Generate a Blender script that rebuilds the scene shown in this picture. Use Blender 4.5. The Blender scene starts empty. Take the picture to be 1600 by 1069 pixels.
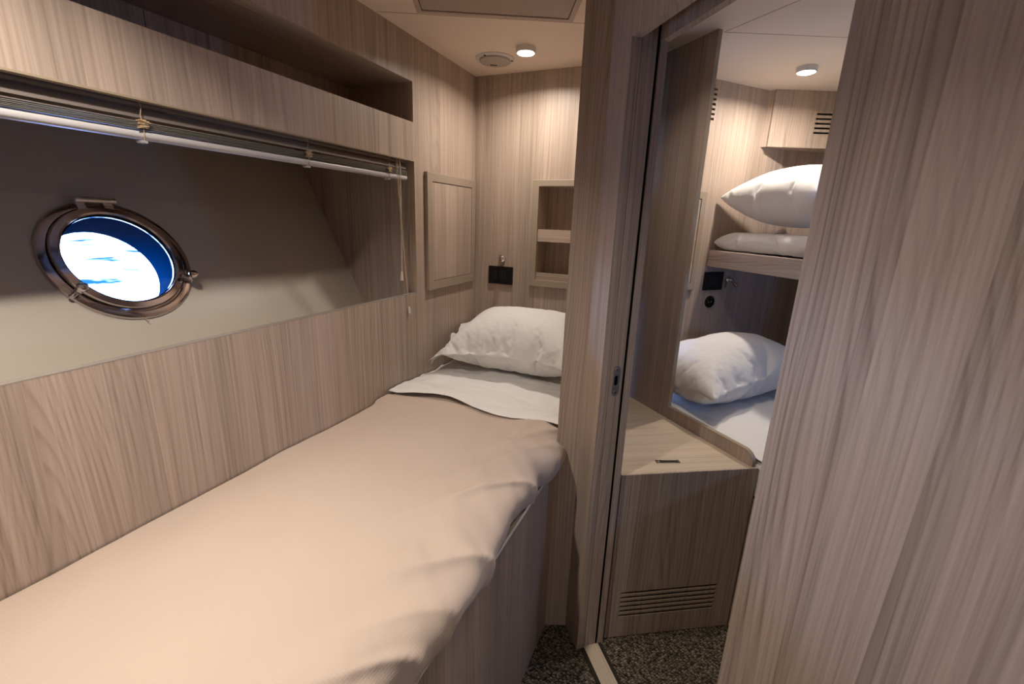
import bpy, bmesh, math, random
from mathutils import Vector, Matrix, noise

random.seed(7)
S = bpy.context.scene
COL = S.collection
D2R = math.radians

# ------------------------------------------------------------------ camera
cam_d = bpy.data.cameras.new('camera')
cam = bpy.data.objects.new('camera', cam_d)
COL.objects.link(cam)
cam_d.sensor_width = 36.0
cam_d.lens = 694.56 / 1600 * 36.0
cam_d.clip_start = 0.02
yaw, pitch, roll = D2R(-22.838), D2R(15.264), D2R(-1.964)
fw = Vector((math.sin(yaw) * math.cos(pitch), math.cos(yaw) * math.cos(pitch), -math.sin(pitch)))
rt0 = Vector((math.cos(yaw), -math.sin(yaw), 0))
dn0 = fw.cross(rt0)
rt = math.cos(roll) * rt0 + math.sin(roll) * dn0
dn = -math.sin(roll) * rt0 + math.cos(roll) * dn0
CAM = Vector((0, 0, 1.37235))
mw = Matrix.Identity(4)
for i in range(3):
    mw[i][0], mw[i][1], mw[i][2], mw[i][3] = rt[i], -dn[i], -fw[i], CAM[i]
cam.matrix_world = mw
S.camera = cam

# ------------------------------------------------------------------ world, exposure, lamp powers
S.view_settings.view_transform = 'Standard'
S.view_settings.look = 'None'
S.view_settings.exposure = 0.0
S.view_settings.gamma = 1.0
S.view_settings.use_curve_mapping = False
try:
    S.cycles.use_denoising = True
    S.cycles.max_bounces = 10
    S.cycles.diffuse_bounces = 6
    S.cycles.sample_clamp_indirect = 6.0
    S.cycles.caustics_reflective = False
    S.cycles.caustics_refractive = False
except Exception:
    pass
SKY_STRENGTH = 95.0
SKY_COLOR = (0.30, 0.50, 1.0, 1)
LAMP_COLOR = (1.0, 0.89, 0.78)
LAMP_POWER_HEAD = 4.3      # lamp over the pillow
LAMP_POWER_FOOT = 10.2     # lamp over the foot of the berth, above the frame
LAMP_POWER_NEXT = 6.2      # lamp in the neighbouring cabin
LAMP_POWER_DOOR = 2.2        # lamp over the seat locker inside the doorway, above the frame
LAMP_POWER_AISLE = 8.5     # lamp over the aisle behind the camera
wd = bpy.data.worlds.new('sky')
S.world = wd
wd.use_nodes = True
bg = wd.node_tree.nodes['Background']
bg.inputs[0].default_value = SKY_COLOR
bg.inputs[1].default_value = SKY_STRENGTH

# ------------------------------------------------------------------ materials
def new_mat(name):
    m = bpy.data.materials.new(name)
    m.use_nodes = True
    nt = m.node_tree
    return m, nt, nt.nodes['Principled BSDF']

def plain(name, col, rough=0.5, metal=0.0, spec=0.5, emit=None, estr=0.0):
    m, nt, b = new_mat(name)
    b.inputs['Base Color'].default_value = (*col, 1)
    b.inputs['Roughness'].default_value = rough
    b.inputs['Metallic'].default_value = metal
    b.inputs['Specular IOR Level'].default_value = spec
    if emit:
        b.inputs['Emission Color'].default_value = (*emit, 1)
        b.inputs['Emission Strength'].default_value = estr
    return m

def N(nt, t, **kw):
    n = nt.nodes.new(t)
    for k, v in kw.items():
        setattr(n, k, v)
    return n

def wood(name, light, mid, dark, rough=0.42, seed=0.0):
    """laminate: the grain runs along V of the UV map (metres)"""
    m, nt, b = new_mat(name)
    L = nt.links.new
    uv = N(nt, 'ShaderNodeUVMap')
    oi = N(nt, 'ShaderNodeObjectInfo')
    sep = N(nt, 'ShaderNodeSeparateXYZ'); L(uv.outputs[0], sep.inputs[0])
    def math_(op, a, bb=None):
        n = N(nt, 'ShaderNodeMath', operation=op)
        for i, x in enumerate((a, bb)):
            if x is None: continue
            if isinstance(x, (int, float)): n.inputs[i].default_value = x
            else: L(x, n.inputs[i])
        return n.outputs[0]
    def comb(x, y, z=0.0):
        n = N(nt, 'ShaderNodeCombineXYZ')
        for i, q in enumerate((x, y, z)):
            if isinstance(q, (int, float)): n.inputs[i].default_value = q
            else: L(q, n.inputs[i])
        return n.outputs[0]
    def nz(vec, scale, detail=2.0, rough=0.5):
        n = N(nt, 'ShaderNodeTexNoise'); n.noise_dimensions = '3D'
        n.inputs['Scale'].default_value = scale
        n.inputs['Detail'].default_value = detail
        n.inputs['Roughness'].default_value = rough
        L(vec, n.inputs['Vector']); return n.outputs[0]
    u, v = sep.outputs[0], sep.outputs[1]
    # veneer leaves of unequal width, each with its own figure
    wob = nz(comb(math_('MULTIPLY', u, 3.0), math_('MULTIPLY', v, 0.5), 3.3 + seed), 1.0, 1.0)
    us = math_('ADD', u, math_('MULTIPLY', math_('SUBTRACT', wob, 0.5), 0.06))
    vor = N(nt, 'ShaderNodeTexVoronoi', voronoi_dimensions='1D', feature='F1')
    vor.inputs['Scale'].default_value = 9.0
    L(us, vor.inputs['W'])
    sc = N(nt, 'ShaderNodeSeparateColor'); L(vor.outputs['Color'], sc.inputs[0])
    leaf = sc.outputs[0]
    leaf2 = sc.outputs[1]
    off = math_('MULTIPLY', leaf, 37.0)
    # long figure : contour lines of a stretched noise (cathedrals)
    big = nz(comb(math_('MULTIPLY', u, 6.0), math_('MULTIPLY', v, 0.85), off), 1.0, 1.5, 0.45)
    ring = math_('MULTIPLY', big, 17.0)
    ring = math_('ADD', ring, math_('MULTIPLY', u, 78.0))
    fr = math_('FRACT', ring)
    sm = N(nt, 'ShaderNodeMapRange', interpolation_type='SMOOTHSTEP'); L(fr, sm.inputs[0])
    sm.inputs[1].default_value = 1.0; sm.inputs[2].default_value = 0.72; sm.inputs[3].default_value = 0.0; sm.inputs[4].default_value = 1.0
    saw = math_('MULTIPLY', math_('POWER', fr, 3.0), sm.outputs[0])
    fine = nz(comb(math_('MULTIPLY', u, 210.0), math_('MULTIPLY', v, 2.2), off), 1.0, 3.0, 0.62)
    med = nz(comb(math_('MULTIPLY', u, 62.0), math_('MULTIPLY', v, 0.9), off), 1.0, 2.0, 0.55)
    wide = nz(comb(math_('MULTIPLY', u, 9.0), math_('MULTIPLY', v, 0.25), off), 1.0, 2.0, 0.5)
    # mix them to one value, 0 dark .. 1 light
    t = math_('MULTIPLY', math_('SUBTRACT', fine, 0.5), 1.3)
    t = math_('ADD', t, math_('MULTIPLY', math_('SUBTRACT', med, 0.5), 0.75))
    t = math_('ADD', t, math_('MULTIPLY', math_('SUBTRACT', wide, 0.5), 0.75))
    t = math_('ADD', t, math_('MULTIPLY', math_('SUBTRACT', leaf2, 0.5), 0.20))
    amp = math_('MULTIPLY', math_('ADD', leaf, 0.35), 0.62)
    t = math_('SUBTRACT', t, math_('MULTIPLY', saw, amp))
    t = math_('ADD', t, 0.69)
    ramp = N(nt, 'ShaderNodeValToRGB')
    cr = ramp.color_ramp
    cr.elements[0].position = 0.0; cr.elements[0].color = (*dark, 1)
    cr.elements[1].position = 1.0; cr.elements[1].color = (*light, 1)
    e = cr.elements.new(0.48); e.color = (*mid, 1)
    L(t, ramp.inputs[0])
    hue = N(nt, 'ShaderNodeMix', data_type='RGBA', blend_type='MULTIPLY')
    tint = N(nt, 'ShaderNodeValToRGB')
    tint.color_ramp.elements[0].color = (0.94, 1.0, 1.0, 1)
    tint.color_ramp.elements[1].color = (1.05, 0.98, 0.96, 1)
    L(wide, tint.inputs[0])
    hue.inputs['Factor'].default_value = 1.0
    L(ramp.outputs[0], hue.inputs['A']); L(tint.outputs[0], hue.inputs['B'])
    L(hue.outputs['Result'], b.inputs['Base Color'])
    b.inputs['Roughness'].default_value = rough
    b.inputs['Specular IOR Level'].default_value = 0.35
    bump = N(nt, 'ShaderNodeBump')
    bump.inputs['Strength'].default_value = 0.06
    bump.inputs['Distance'].default_value = 0.001
    L(fine, bump.inputs['Height']); L(bump.outputs[0], b.inputs['Normal'])
    return m

W_LIGHT, W_MID, W_DARK = (0.495, 0.400, 0.333), (0.375, 0.293, 0.238), (0.215, 0.157, 0.124)
WOOD = wood('ash_laminate', W_LIGHT, W_MID, W_DARK)
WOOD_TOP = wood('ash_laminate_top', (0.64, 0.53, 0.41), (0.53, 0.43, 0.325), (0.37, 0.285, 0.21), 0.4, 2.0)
EDGE = plain('edge_band', (0.34, 0.27, 0.19), 0.5)
BEIGE = plain('beige_lacquer', (0.33, 0.265, 0.205), 0.45)
CREAM = plain('cream_headliner', (0.80, 0.70, 0.60), 0.6, spec=0.3)
SEAM = plain('headliner_seam', (0.45, 0.37, 0.30), 0.7)
TAUPE = plain('taupe_hatch_blind', (0.40, 0.32, 0.265), 0.6)
TAUPE_FR = plain('taupe_hatch_frame', (0.45, 0.36, 0.30), 0.5)
HULLM = plain('hull_liner', (0.50, 0.445, 0.37), 0.38)
CHROME = plain('polished_steel', (0.80, 0.77, 0.76), 0.06, 1.0)
DSTEEL = plain('polished_dark_steel', (0.62, 0.56, 0.56), 0.10, 1.0)
STEEL = plain('brushed_steel', (0.72, 0.70, 0.68), 0.38, 1.0)
RIM = plain('satin_lamp_rim', (0.78, 0.77, 0.75), 0.45, 0.3)
BLACK = plain('black_plastic', (0.006, 0.006, 0.006), 0.35, spec=0.3)
BLACK2 = plain('black_module', (0.014, 0.014, 0.013), 0.45, spec=0.3)
DARK = plain('dark_void', (0.006, 0.005, 0.005), 0.9, spec=0.0)
WHITEP = plain('white_plastic', (0.66, 0.63, 0.60), 0.4)
GREYP = plain('grey_plastic', (0.42, 0.37, 0.33), 0.5)
RAILM = plain('white_painted_rail', (0.50, 0.485, 0.485), 0.3)
SLATM = plain('grey_slat', (0.19, 0.16, 0.14), 0.45)
SLATG = plain('green_grey_slat', (0.25, 0.25, 0.20), 0.45)
CORD = plain('tan_cord', (0.46, 0.33, 0.20), 0.8)
RUBBER = plain('black_seal', (0.004, 0.004, 0.004), 0.9, spec=0.05)
BLUESLEEVE = plain('dark_blue_sleeve', (0.0001, 0.0064, 0.0185), 0.8, spec=0.0)  # one even, very dark blue for the porthole sleeve
LENS = plain('lamp_lens', (0.9, 0.9, 0.9), 0.4, emit=(1.0, 0.95, 0.88), estr=14.0)
BIND = plain('carpet_binding', (0.035, 0.027, 0.02), 0.9, spec=0.1)
GREYH = plain('satin_hatch_pull', (0.30, 0.26, 0.21), 0.25, 1.0)
BATT = plain('batten_pale', (0.52, 0.50, 0.46), 0.4)

def glass_mat():
    m = bpy.data.materials.new('clear_pane'); m.use_nodes = True
    nt = m.node_tree; nt.nodes.clear()
    o = N(nt, 'ShaderNodeOutputMaterial'); t = N(nt, 'ShaderNodeBsdfTransparent'); g = N(nt, 'ShaderNodeBsdfGlossy')
    g.inputs['Roughness'].default_value = 0.02
    t.inputs[0].default_value = (0.93, 0.97, 1.0, 1)
    f = N(nt, 'ShaderNodeFresnel'); f.inputs[0].default_value = 1.45
    x = N(nt, 'ShaderNodeMixShader')
    nt.links.new(f.outputs[0], x.inputs[0]); nt.links.new(t.outputs[0], x.inputs[1]); nt.links.new(g.outputs[0], x.inputs[2])
    nt.links.new(x.outputs[0], o.inputs[0])
    return m
GLASS = glass_mat()

def clear_mat():
    m, nt, b = new_mat('clear_acrylic')
    b.inputs['Base Color'].default_value = (0.75, 0.72, 0.72, 1)
    b.inputs['Roughness'].default_value = 0.15
    b.inputs['Alpha'].default_value = 0.4
    return m
CLEAR = clear_mat()

def cloth_mat(name, col, waffle=0.0, sheen=0.15, rough=0.9):
    m, nt, b = new_mat(name)
    L = nt.links.new
    b.inputs['Roughness'].default_value = rough
    b.inputs['Specular IOR Level'].default_value = 0.15
    b.inputs['Sheen Weight'].default_value = sheen
    tc = N(nt, 'ShaderNodeUVMap')
    n = N(nt, 'ShaderNodeTexNoise'); n.inputs['Scale'].default_value = 5.0; n.inputs['Detail'].default_value = 3
    L(tc.outputs[0], n.inputs['Vector'])
    mx = N(nt, 'ShaderNodeMix', data_type='RGBA')
    mx.inputs['A'].default_value = (*[c * 0.95 for c in col], 1)
    mx.inputs['B'].default_value = (*[min(1, c * 1.04) for c in col], 1)
    L(n.outputs[0], mx.inputs['Factor']); L(mx.outputs['Result'], b.inputs['Base Color'])
    bump = N(nt, 'ShaderNodeBump')
    if waffle:
        w1 = N(nt, 'ShaderNodeTexWave', wave_type='BANDS', bands_direction='X')
        w1.inputs['Scale'].default_value = 50.0; w1.inputs['Distortion'].default_value = 0.3
        w2 = N(nt, 'ShaderNodeTexWave', wave_type='BANDS', bands_direction='Y')
        w2.inputs['Scale'].default_value = 58.0; w2.inputs['Distortion'].default_value = 0.3
        L(tc.outputs[0], w1.inputs['Vector']); L(tc.outputs[0], w2.inputs['Vector'])
        ad = N(nt, 'ShaderNodeMath', operation='ADD'); L(w1.outputs['Fac'], ad.inputs[0]); L(w2.outputs['Fac'], ad.inputs[1])
        L(ad.outputs[0], bump.inputs['Height'])
        bump.inputs['Strength'].default_value = waffle; bump.inputs['Distance'].default_value = 0.0016
    else:
        n2 = N(nt, 'ShaderNodeTexNoise'); n2.inputs['Scale'].default_value = 22.0; n2.inputs['Detail'].default_value = 5
        L(tc.outputs[0], n2.inputs['Vector']); L(n2.outputs[0], bump.inputs['Height'])
        bump.inputs['Strength'].default_value = 0.25; bump.inputs['Distance'].default_value = 0.004
    L(bump.outputs[0], b.inputs['Normal'])
    return m
SHEETM = cloth_mat('white_cotton', (0.77, 0.755, 0.735))
PILLOWM = cloth_mat('white_pillowcase', (0.74, 0.73, 0.71))
SPREADM = cloth_mat('beige_waffle_cover', (0.535, 0.435, 0.365), waffle=0.08)

def carpet_mat():
    m, nt, b = new_mat('loop_carpet')
    L = nt.links.new
    tc = N(nt, 'ShaderNodeTexCoord')
    mp = N(nt, 'ShaderNodeMapping'); mp.inputs['Rotation'].default_value = (0, 0, D2R(26)); mp.inputs['Scale'].default_value = (1, 1.5, 0.1)
    L(tc.outputs['Object'], mp.inputs[0])
    v = N(nt, 'ShaderNodeTexVoronoi', feature='F1'); v.inputs['Scale'].default_value = 125; v.inputs['Randomness'].default_value = 0.55
    L(mp.outputs[0], v.inputs['Vector'])
    n = N(nt, 'ShaderNodeTexNoise'); n.inputs['Scale'].default_value = 140; n.inputs['Detail'].default_value = 2
    L(mp.outputs[0], n.inputs['Vector'])
    sc = N(nt, 'ShaderNodeSeparateColor'); L(v.outputs['Color'], sc.inputs[0])
    mx = N(nt, 'ShaderNodeMix', data_type='RGBA'); mx.inputs['A'].default_value = (0.10, 0.082, 0.06, 1); mx.inputs['B'].default_value = (0.37, 0.32, 0.24, 1)
    L(sc.outputs[0], mx.inputs['Factor'])
    rp = N(nt, 'ShaderNodeValToRGB'); rp.color_ramp.elements[0].color = (1, 1, 1, 1); rp.color_ramp.elements[1].color = (0.08, 0.07, 0.06, 1)
    rp.color_ramp.elements[0].position = 0.25; rp.color_ramp.elements[1].position = 0.75
    L(v.outputs['Distance'], rp.inputs[0])
    mu = N(nt, 'ShaderNodeMix', data_type='RGBA', blend_type='MULTIPLY'); mu.inputs['Factor'].default_value = 1
    L(mx.outputs['Result'], mu.inputs['A']); L(rp.outputs[0], mu.inputs['B']); L(mu.outputs['Result'], b.inputs['Base Color'])
    b.inputs['Roughness'].default_value = 0.95; b.inputs['Specular IOR Level'].default_value = 0.05
    bp = N(nt, 'ShaderNodeBump', invert=True); bp.inputs['Strength'].default_value = 0.9; bp.inputs['Distance'].default_value = 0.004
    L(v.outputs['Distance'], bp.inputs['Height']); L(bp.outputs[0], b.inputs['Normal'])
    return m
CARPET = carpet_mat()

def sea_mat():
    m, nt, b = new_mat('sea_water')
    L = nt.links.new
    b.inputs['Roughness'].default_value = 0.25
    b.inputs['Specular IOR Level'].default_value = 0.0
    b.inputs['IOR'].default_value = 1.33
    tc = N(nt, 'ShaderNodeTexCoord')
    mp = N(nt, 'ShaderNodeMapping'); mp.inputs['Scale'].default_value = (0.9, 1.2, 1)
    L(tc.outputs['Object'], mp.inputs[0])
    n = N(nt, 'ShaderNodeTexNoise'); n.inputs['Scale'].default_value = 0.5; n.inputs['Detail'].default_value = 5
    L(mp.outputs[0], n.inputs['Vector'])
    r = N(nt, 'ShaderNodeValToRGB'); r.color_ramp.elements[0].position = 0.37; r.color_ramp.elements[1].position = 0.52
    r.color_ramp.elements[0].color = (0.002, 0.009, 0.020, 1); r.color_ramp.elements[1].color = (0.30, 0.30, 0.31, 1)  # dark ripple troughs and pale sky reflection painted into the base colour
    L(n.outputs[0], r.inputs[0]); L(r.outputs[0], b.inputs['Base Color'])
    bp = N(nt, 'ShaderNodeBump'); bp.inputs['Strength'].default_value = 0.5; bp.inputs['Distance'].default_value = 0.25
    L(n.outputs[0], bp.inputs['Height']); L(bp.outputs[0], b.inputs['Normal'])
    return m
SEA = sea_mat()

# ------------------------------------------------------------------ mesh helpers
class Fr:
    """local frame: a along azimuth az (0 = +Y, 90 = +X), b along az+90, c up"""
    def __init__(s, o, az=90.0, ua=None, ub=None, uc=None):
        s.o = Vector(o)
        r = D2R(az)
        s.a = Vector(ua) if ua else Vector((math.sin(r), math.cos(r), 0))
        s.b = Vector(ub) if ub else Vector((math.sin(r + math.pi / 2), math.cos(r + math.pi / 2), 0))
        s.c = Vector(uc) if uc else Vector((0, 0, 1))
    def p(s, a, b, c=0.0):
        return s.o + s.a * a + s.b * b + s.c * c

WORLD = Fr((0, 0, 0), 90, (1, 0, 0), (0, 1, 0), (0, 0, 1))

def box(bm, fr, a0, a1, b0, b1, c0, c1):
    vs = [bm.verts.new(fr.p(a, b, c)) for c in (c0, c1) for a, b in ((a0, b0), (a1, b0), (a1, b1), (a0, b1))]
    for f in ((0, 1, 2, 3), (4, 5, 6, 7), (0, 1, 5, 4), (1, 2, 6, 5), (2, 3, 7, 6), (3, 0, 4, 7)):
        bm.faces.new([vs[i] for i in f])

def prism(bm, pts, z0, z1):
    lo = [bm.verts.new((p[0], p[1], z0)) for p in pts]
    hi = [bm.verts.new((p[0], p[1], z1)) for p in pts]
    n = len(pts)
    bm.faces.new(lo[::-1]); bm.faces.new(hi)
    for i in range(n):
        bm.faces.new((lo[i], lo[(i + 1) % n], hi[(i + 1) % n], hi[i]))

def holed(bm, fr, outer, holes, b0, b1):
    """plate in the a-c plane of fr, thickness b0..b1, with holes"""
    loops = [outer] + holes
    faces = []
    for b in (b0, b1):
        es = []
        for lp in loops:
            vs = [bm.verts.new(fr.p(a, b, c)) for a, c in lp]
            for i in range(len(vs)):
                es.append(bm.edges.new((vs[i], vs[(i + 1) % len(vs)])))
        r = bmesh.ops.triangle_fill(bm, edges=es, use_beauty=True)
        faces.append(es)
    k = 0
    for lp in loops:
        n = len(lp)
        for i in range(n):
            e0, e1 = faces[0][k + i], faces[1][k + i]
            v0, v1 = e0.verts; w0, w1 = e1.verts
            bm.faces.new((v0, v1, w1, w0))
        k += n

def rect(a0, c0, a1, c1):
    return [(a0, c0), (a1, c0), (a1, c1), (a0, c1)]

def tube(bm, pts, r, n=8, cap=True):
    pts = [Vector(p) for p in pts]
    rings = []
    up = None
    for i, p in enumerate(pts):
        t = (pts[min(i + 1, len(pts) - 1)] - pts[max(i - 1, 0)]).normalized()
        if up is None:
            up = Vector((0, 0, 1)) if abs(t.z) < 0.9 else Vector((1, 0, 0))
        x = t.cross(up).normalized(); up = x.cross(t).normalized()
        rr = r[i] if isinstance(r, (list, tuple)) else r
        rings.append([bm.verts.new(p + (x * math.cos(2 * math.pi * k / n) + up * math.sin(2 * math.pi * k / n)) * rr) for k in range(n)])
    for a, b in zip(rings, rings[1:]):
        for k in range(n):
            bm.faces.new((a[k], a[(k + 1) % n], b[(k + 1) % n], b[k]))
    if cap:
        bm.faces.new(rings[0][::-1]); bm.faces.new(rings[-1])

def lathe(bm, o, ax, prof, n=48, closed=False):
    """prof: (radius, height along ax)"""
    o = Vector(o); ax = Vector(ax).normalized()
    x = ax.orthogonal().normalized(); y = ax.cross(x)
    rings = []
    for r, h in prof:
        if r < 1e-6:
            rings.append([bm.verts.new(o + ax * h)])
        else:
            rings.append([bm.verts.new(o + ax * h + (x * math.cos(2 * math.pi * k / n) + y * math.sin(2 * math.pi * k / n)) * r) for k in range(n)])
    pairs = list(zip(rings, rings[1:]))
    if closed: pairs.append((rings[-1], rings[0]))
    for a, b in pairs:
        if len(a) == 1 and len(b) == 1: continue
        for k in range(n):
            if len(a) == 1: bm.faces.new((a[0], b[(k + 1) % n], b[k]))
            elif len(b) == 1: bm.faces.new((a[k], a[(k + 1) % n], b[0]))
            else: bm.faces.new((a[k], a[(k + 1) % n], b[(k + 1) % n], b[k]))

def set_uv(me, grain, off):
    uvl = me.uv_layers.new(name='UVMap')
    for pl in me.polygons:
        n = pl.normal
        if abs(n.z) < 0.75:
            t = Vector((-n.y, n.x, 0)).normalized()
            # keep the direction stable so that both sides of a corner differ only by offset
            for li in pl.loop_indices:
                p = me.vertices[me.loops[li].vertex_index].co
                u, v = p.dot(t), p.z
                if grain != 'v': u, v = v, u
                uvl.data[li].uv = (u + off[0] + n.x * 3.1, v + off[1])
        else:
            az = D2R(grain if isinstance(grain, (int, float)) else 0.0)
            g = Vector((math.sin(az), math.cos(az), 0)); h = Vector((math.cos(az), -math.sin(az), 0))
            for li in pl.loop_indices:
                p = me.vertices[me.loops[li].vertex_index].co
                uvl.data[li].uv = (p.dot(h) + off[0], p.dot(g) + off[1])

def world_loc(o):
    l = Vector((0, 0, 0))
    while o:
        l += o.location; o = o.parent
    return l

def obj(name, bm, mat, parent=None, grain='v', smooth=False, bevel=0.0, base=None, uv=True, off=None):
    bmesh.ops.recalc_face_normals(bm, faces=bm.faces)
    me = bpy.data.meshes.new(name)
    bm.to_mesh(me); bm.free()
    if uv:
        set_uv(me, grain, off if off else (random.uniform(0, 9), random.uniform(0, 9)))
    me.materials.append(mat)
    o = bpy.data.objects.new(name, me)
    COL.objects.link(o)
    if parent is not None:
        o.parent = parent
        l = world_loc(parent)
    else:
        if base is None:
            xs = [v.co for v in me.vertices]
            l = Vector(((min(v.x for v in xs) + max(v.x for v in xs)) / 2, (min(v.y for v in xs) + max(v.y for v in xs)) / 2, min(v.z for v in xs)))
        else:
            l = Vector(base)
        o.location = l
    me.transform(Matrix.Translation(-l))
    if smooth:
        for p in me.polygons: p.use_smooth = True
        me.set_sharp_from_angle(angle=D2R(smooth if smooth > 1 else 40))
    if bevel:
        b = o.modifiers.new('bevel', 'BEVEL'); b.width = bevel; b.segments = 2; b.limit_method = 'ANGLE'; b.angle_limit = D2R(50)
        b.harden_normals = False
    return o

def struct(name, bm, mat, parent=None, **kw):
    o = obj(name, bm, mat, parent, **kw)
    if parent is None: o['kind'] = 'structure'
    return o

def thing(name, loc, label, cat, group=None):
    o = bpy.data.objects.new(name, None)
    o.empty_display_size = 0.05
    COL.objects.link(o); o.location = loc
    tag(o, label, cat, group)
    return o

def tag(o, label, cat, group=None):
    o['label'] = label; o['category'] = cat
    if group: o['group'] = group
    return o

BM = bmesh.new

# ------------------------------------------------------------------ setting
ZC = 1.987           # ceiling
XL = -1.05           # inner face of the panel along the berth
YB = 1.975           # inner face of the bulkhead behind the pillow
A_L, AB, BC, CD = (-0.347, 1.214), (-0.282, 1.242), (-0.221, 1.169), (-0.2035, 1.185)
AZD = -38.8          # direction of the door bulkhead
JD = (Vector((-0.147, 1.229)) - Vector(BC)).normalized()   # jamb runs into the next cabin
def jamb(d, lift=0.0):   # point on the jamb face d metres behind the bulkhead face
    n = Vector((JD.y, -JD.x)) * lift
    return (BC[0] + JD.x * d + n.x, BC[1] + JD.y * d + n.y)

bm = BM(); box(bm, WORLD, -1.9, 1.8, -2.25, 3.7, -0.05, 0.0)
struct('floor', bm, CARPET)
bm = BM(); box(bm, WORLD, -2.0, 1.8, -2.25, 3.7, ZC, ZC + 0.05)
ceil = struct('ceiling', bm, CREAM)

# seams of the headliner
def strip(bm, p, q, w, z0, z1):
    p = Vector((*p, 0)); q = Vector((*q, 0)); d = (q - p).normalized(); n = Vector((-d.y, d.x, 0)) * w / 2
    prism(bm, [(p + n)[:2], (p - n)[:2], (q - n)[:2], (q + n)[:2]], z0, z1)
bm = BM(); strip(bm, (-1.045, 1.300), (-0.40, 1.612), 0.003, ZC - 0.0006, ZC + 0.01); obj('headliner_seam', bm, SEAM, ceil)
bm = BM(); strip(bm, (-0.042, 1.791), (0.40, 1.397), 0.003, ZC - 0.0006, ZC + 0.01); obj('headliner_seam', bm, SEAM, ceil)
bm = BM(); strip(bm, (-0.042, 1.791), (0.60, 2.08), 0.003, ZC - 0.0006, ZC + 0.01); obj('headliner_seam', bm, SEAM, ceil)

# wall along the berth: shelf slot above, window opening below
LW = Fr((XL, 0, 0), 0, (0, 1, 0), (-1, 0, 0), (0, 0, 1))     # a = y, b = outwards, c = z
TH = 0.018
SH0, SH1, WN0, WN1, YR = 1.708, 1.842, 1.0785, 1.575, 1.4895
bm = BM()
holed(bm, LW, rect(-2.2, 0, YB, ZC), [rect(-0.75, WN0, YR, WN1), rect(-0.75, SH0, YR, SH1)], 0, TH)
wl = struct('wall_left', bm, WOOD, off=(2.13, 0.4))
# shelf box behind the slot
bm = BM()
d = 0.296
box(bm, LW, -0.75, YR, TH, d, SH0 - 0.012, SH0); box(bm, LW, -0.75, YR, TH, d, SH1, SH1 + 0.012)
obj('shelf_board', bm, WOOD, wl, grain=0)
bm = BM(); box(bm, LW, -0.75, 0.796, d, d + 0.012, SH0 - 0.012, SH1 + 0.012); box(bm, LW, 0.798, YR, d, d + 0.012, SH0 - 0.012, SH1 + 0.012)
obj('shelf_back', bm, WOOD, wl)
# end panels of the window recess
bm = BM(); box(bm, LW, YR, YR + 0.016, TH, 0.86, 0.40, ZC); box(bm, LW, -0.766, -0.75, TH, 0.86, 0.40, ZC)
obj('recess_end_panel', bm, WOOD, wl)
# pale edge strip on the sill
bm = BM(); box(bm, LW, -0.75, YR, -0.0003, TH + 0.001, WN0 - 0.0008, WN0 + 0.0012)
obj('sill_edge_strip', bm, plain('sill_edging', (0.34, 0.30, 0.265), 0.13), wl)
bm = BM(); box(bm, LW, -0.75, YR, -0.0005, TH, WN1 - 0.001, WN1 + 0.003)
obj('valance_edge_strip', bm, EDGE, wl)

# sloping hull liner with the round cut-out of the porthole
K = 0.53
hu = Vector((math.sin(D2R(-2)), math.cos(D2R(-2)), 0))
hw = Vector((-K, 0, 1.0)); hw = (hw - hu * hw.dot(hu)).normalized()
hn = hu.cross(hw).normalized()
if hn.x < 0: hn = -hn
PC = Vector((-1.324, 1.489, 1.011))
c0 = Vector((-1.415, 0.683, 1.235)); c0 -= hn * (c0 - PC).dot(hn)
HF = Fr(c0, 0, hu, -hn, hw)      # a along the ship, b outwards, c up the slope
bm = BM()
holed(bm, HF, rect(-1.47, -0.72, 0.82, 1.00), [[(0.128 * math.cos(2 * math.pi * k / 64), 0.128 * math.sin(2 * math.pi * k / 64)) for k in range(64)]], 0, 0.05)
struct('wall_hull', bm, HULLM)

# bulkhead behind the pillow, with the opening of the niche
BW = Fr((0, YB, 0), 90, (1, 0, 0), (0, 1, 0), (0, 0, 1))
bm = BM(); holed(bm, BW, rect(XL - 0.02, 0, -0.335, ZC), [rect(-0.722, 1.108, -0.383, 1.525)], 0, 0.016)
struct('wall_back', bm, WOOD, off=(5.37, 1.1))

# partition between berth and doorway (footprint polygon), left jamb of the doorway
dC = (Vector(CD) - Vector(BC)).length + 0.002
bm = BM()
prism(bm, [A_L, AB, BC, jamb(dC), jamb(dC, -0.012), jamb(dC + 0.0016, -0.012), jamb(dC + 0.0016), jamb(0.0665), jamb(0.0665, -0.03), jamb(0.0765, -0.03),
           jamb(0.0765), jamb(0.0955), (-0.262, 1.944), (-0.345, YB), (A_L[0] + 0.001, YB - 0.002)], 0, ZC)
wp = struct('wall_partition', bm, WOOD, off=(0.33, 2.2))
bm = BM(); prism(bm, [jamb(0.0667, -0.029), jamb(0.0667, -0.006), jamb(0.0763, -0.006), jamb(0.0763, -0.029)], 0.0, ZC)
obj('door_seal', bm, RUBBER, wp)
# thin edging on the free edge of the panel beside the berth
bm = BM(); box(bm, Fr((*A_L, 0), 0), -0.001, 0.004, -0.0008, 0.0004, 0, ZC)
obj('edge_band', bm, EDGE, wp)

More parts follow.
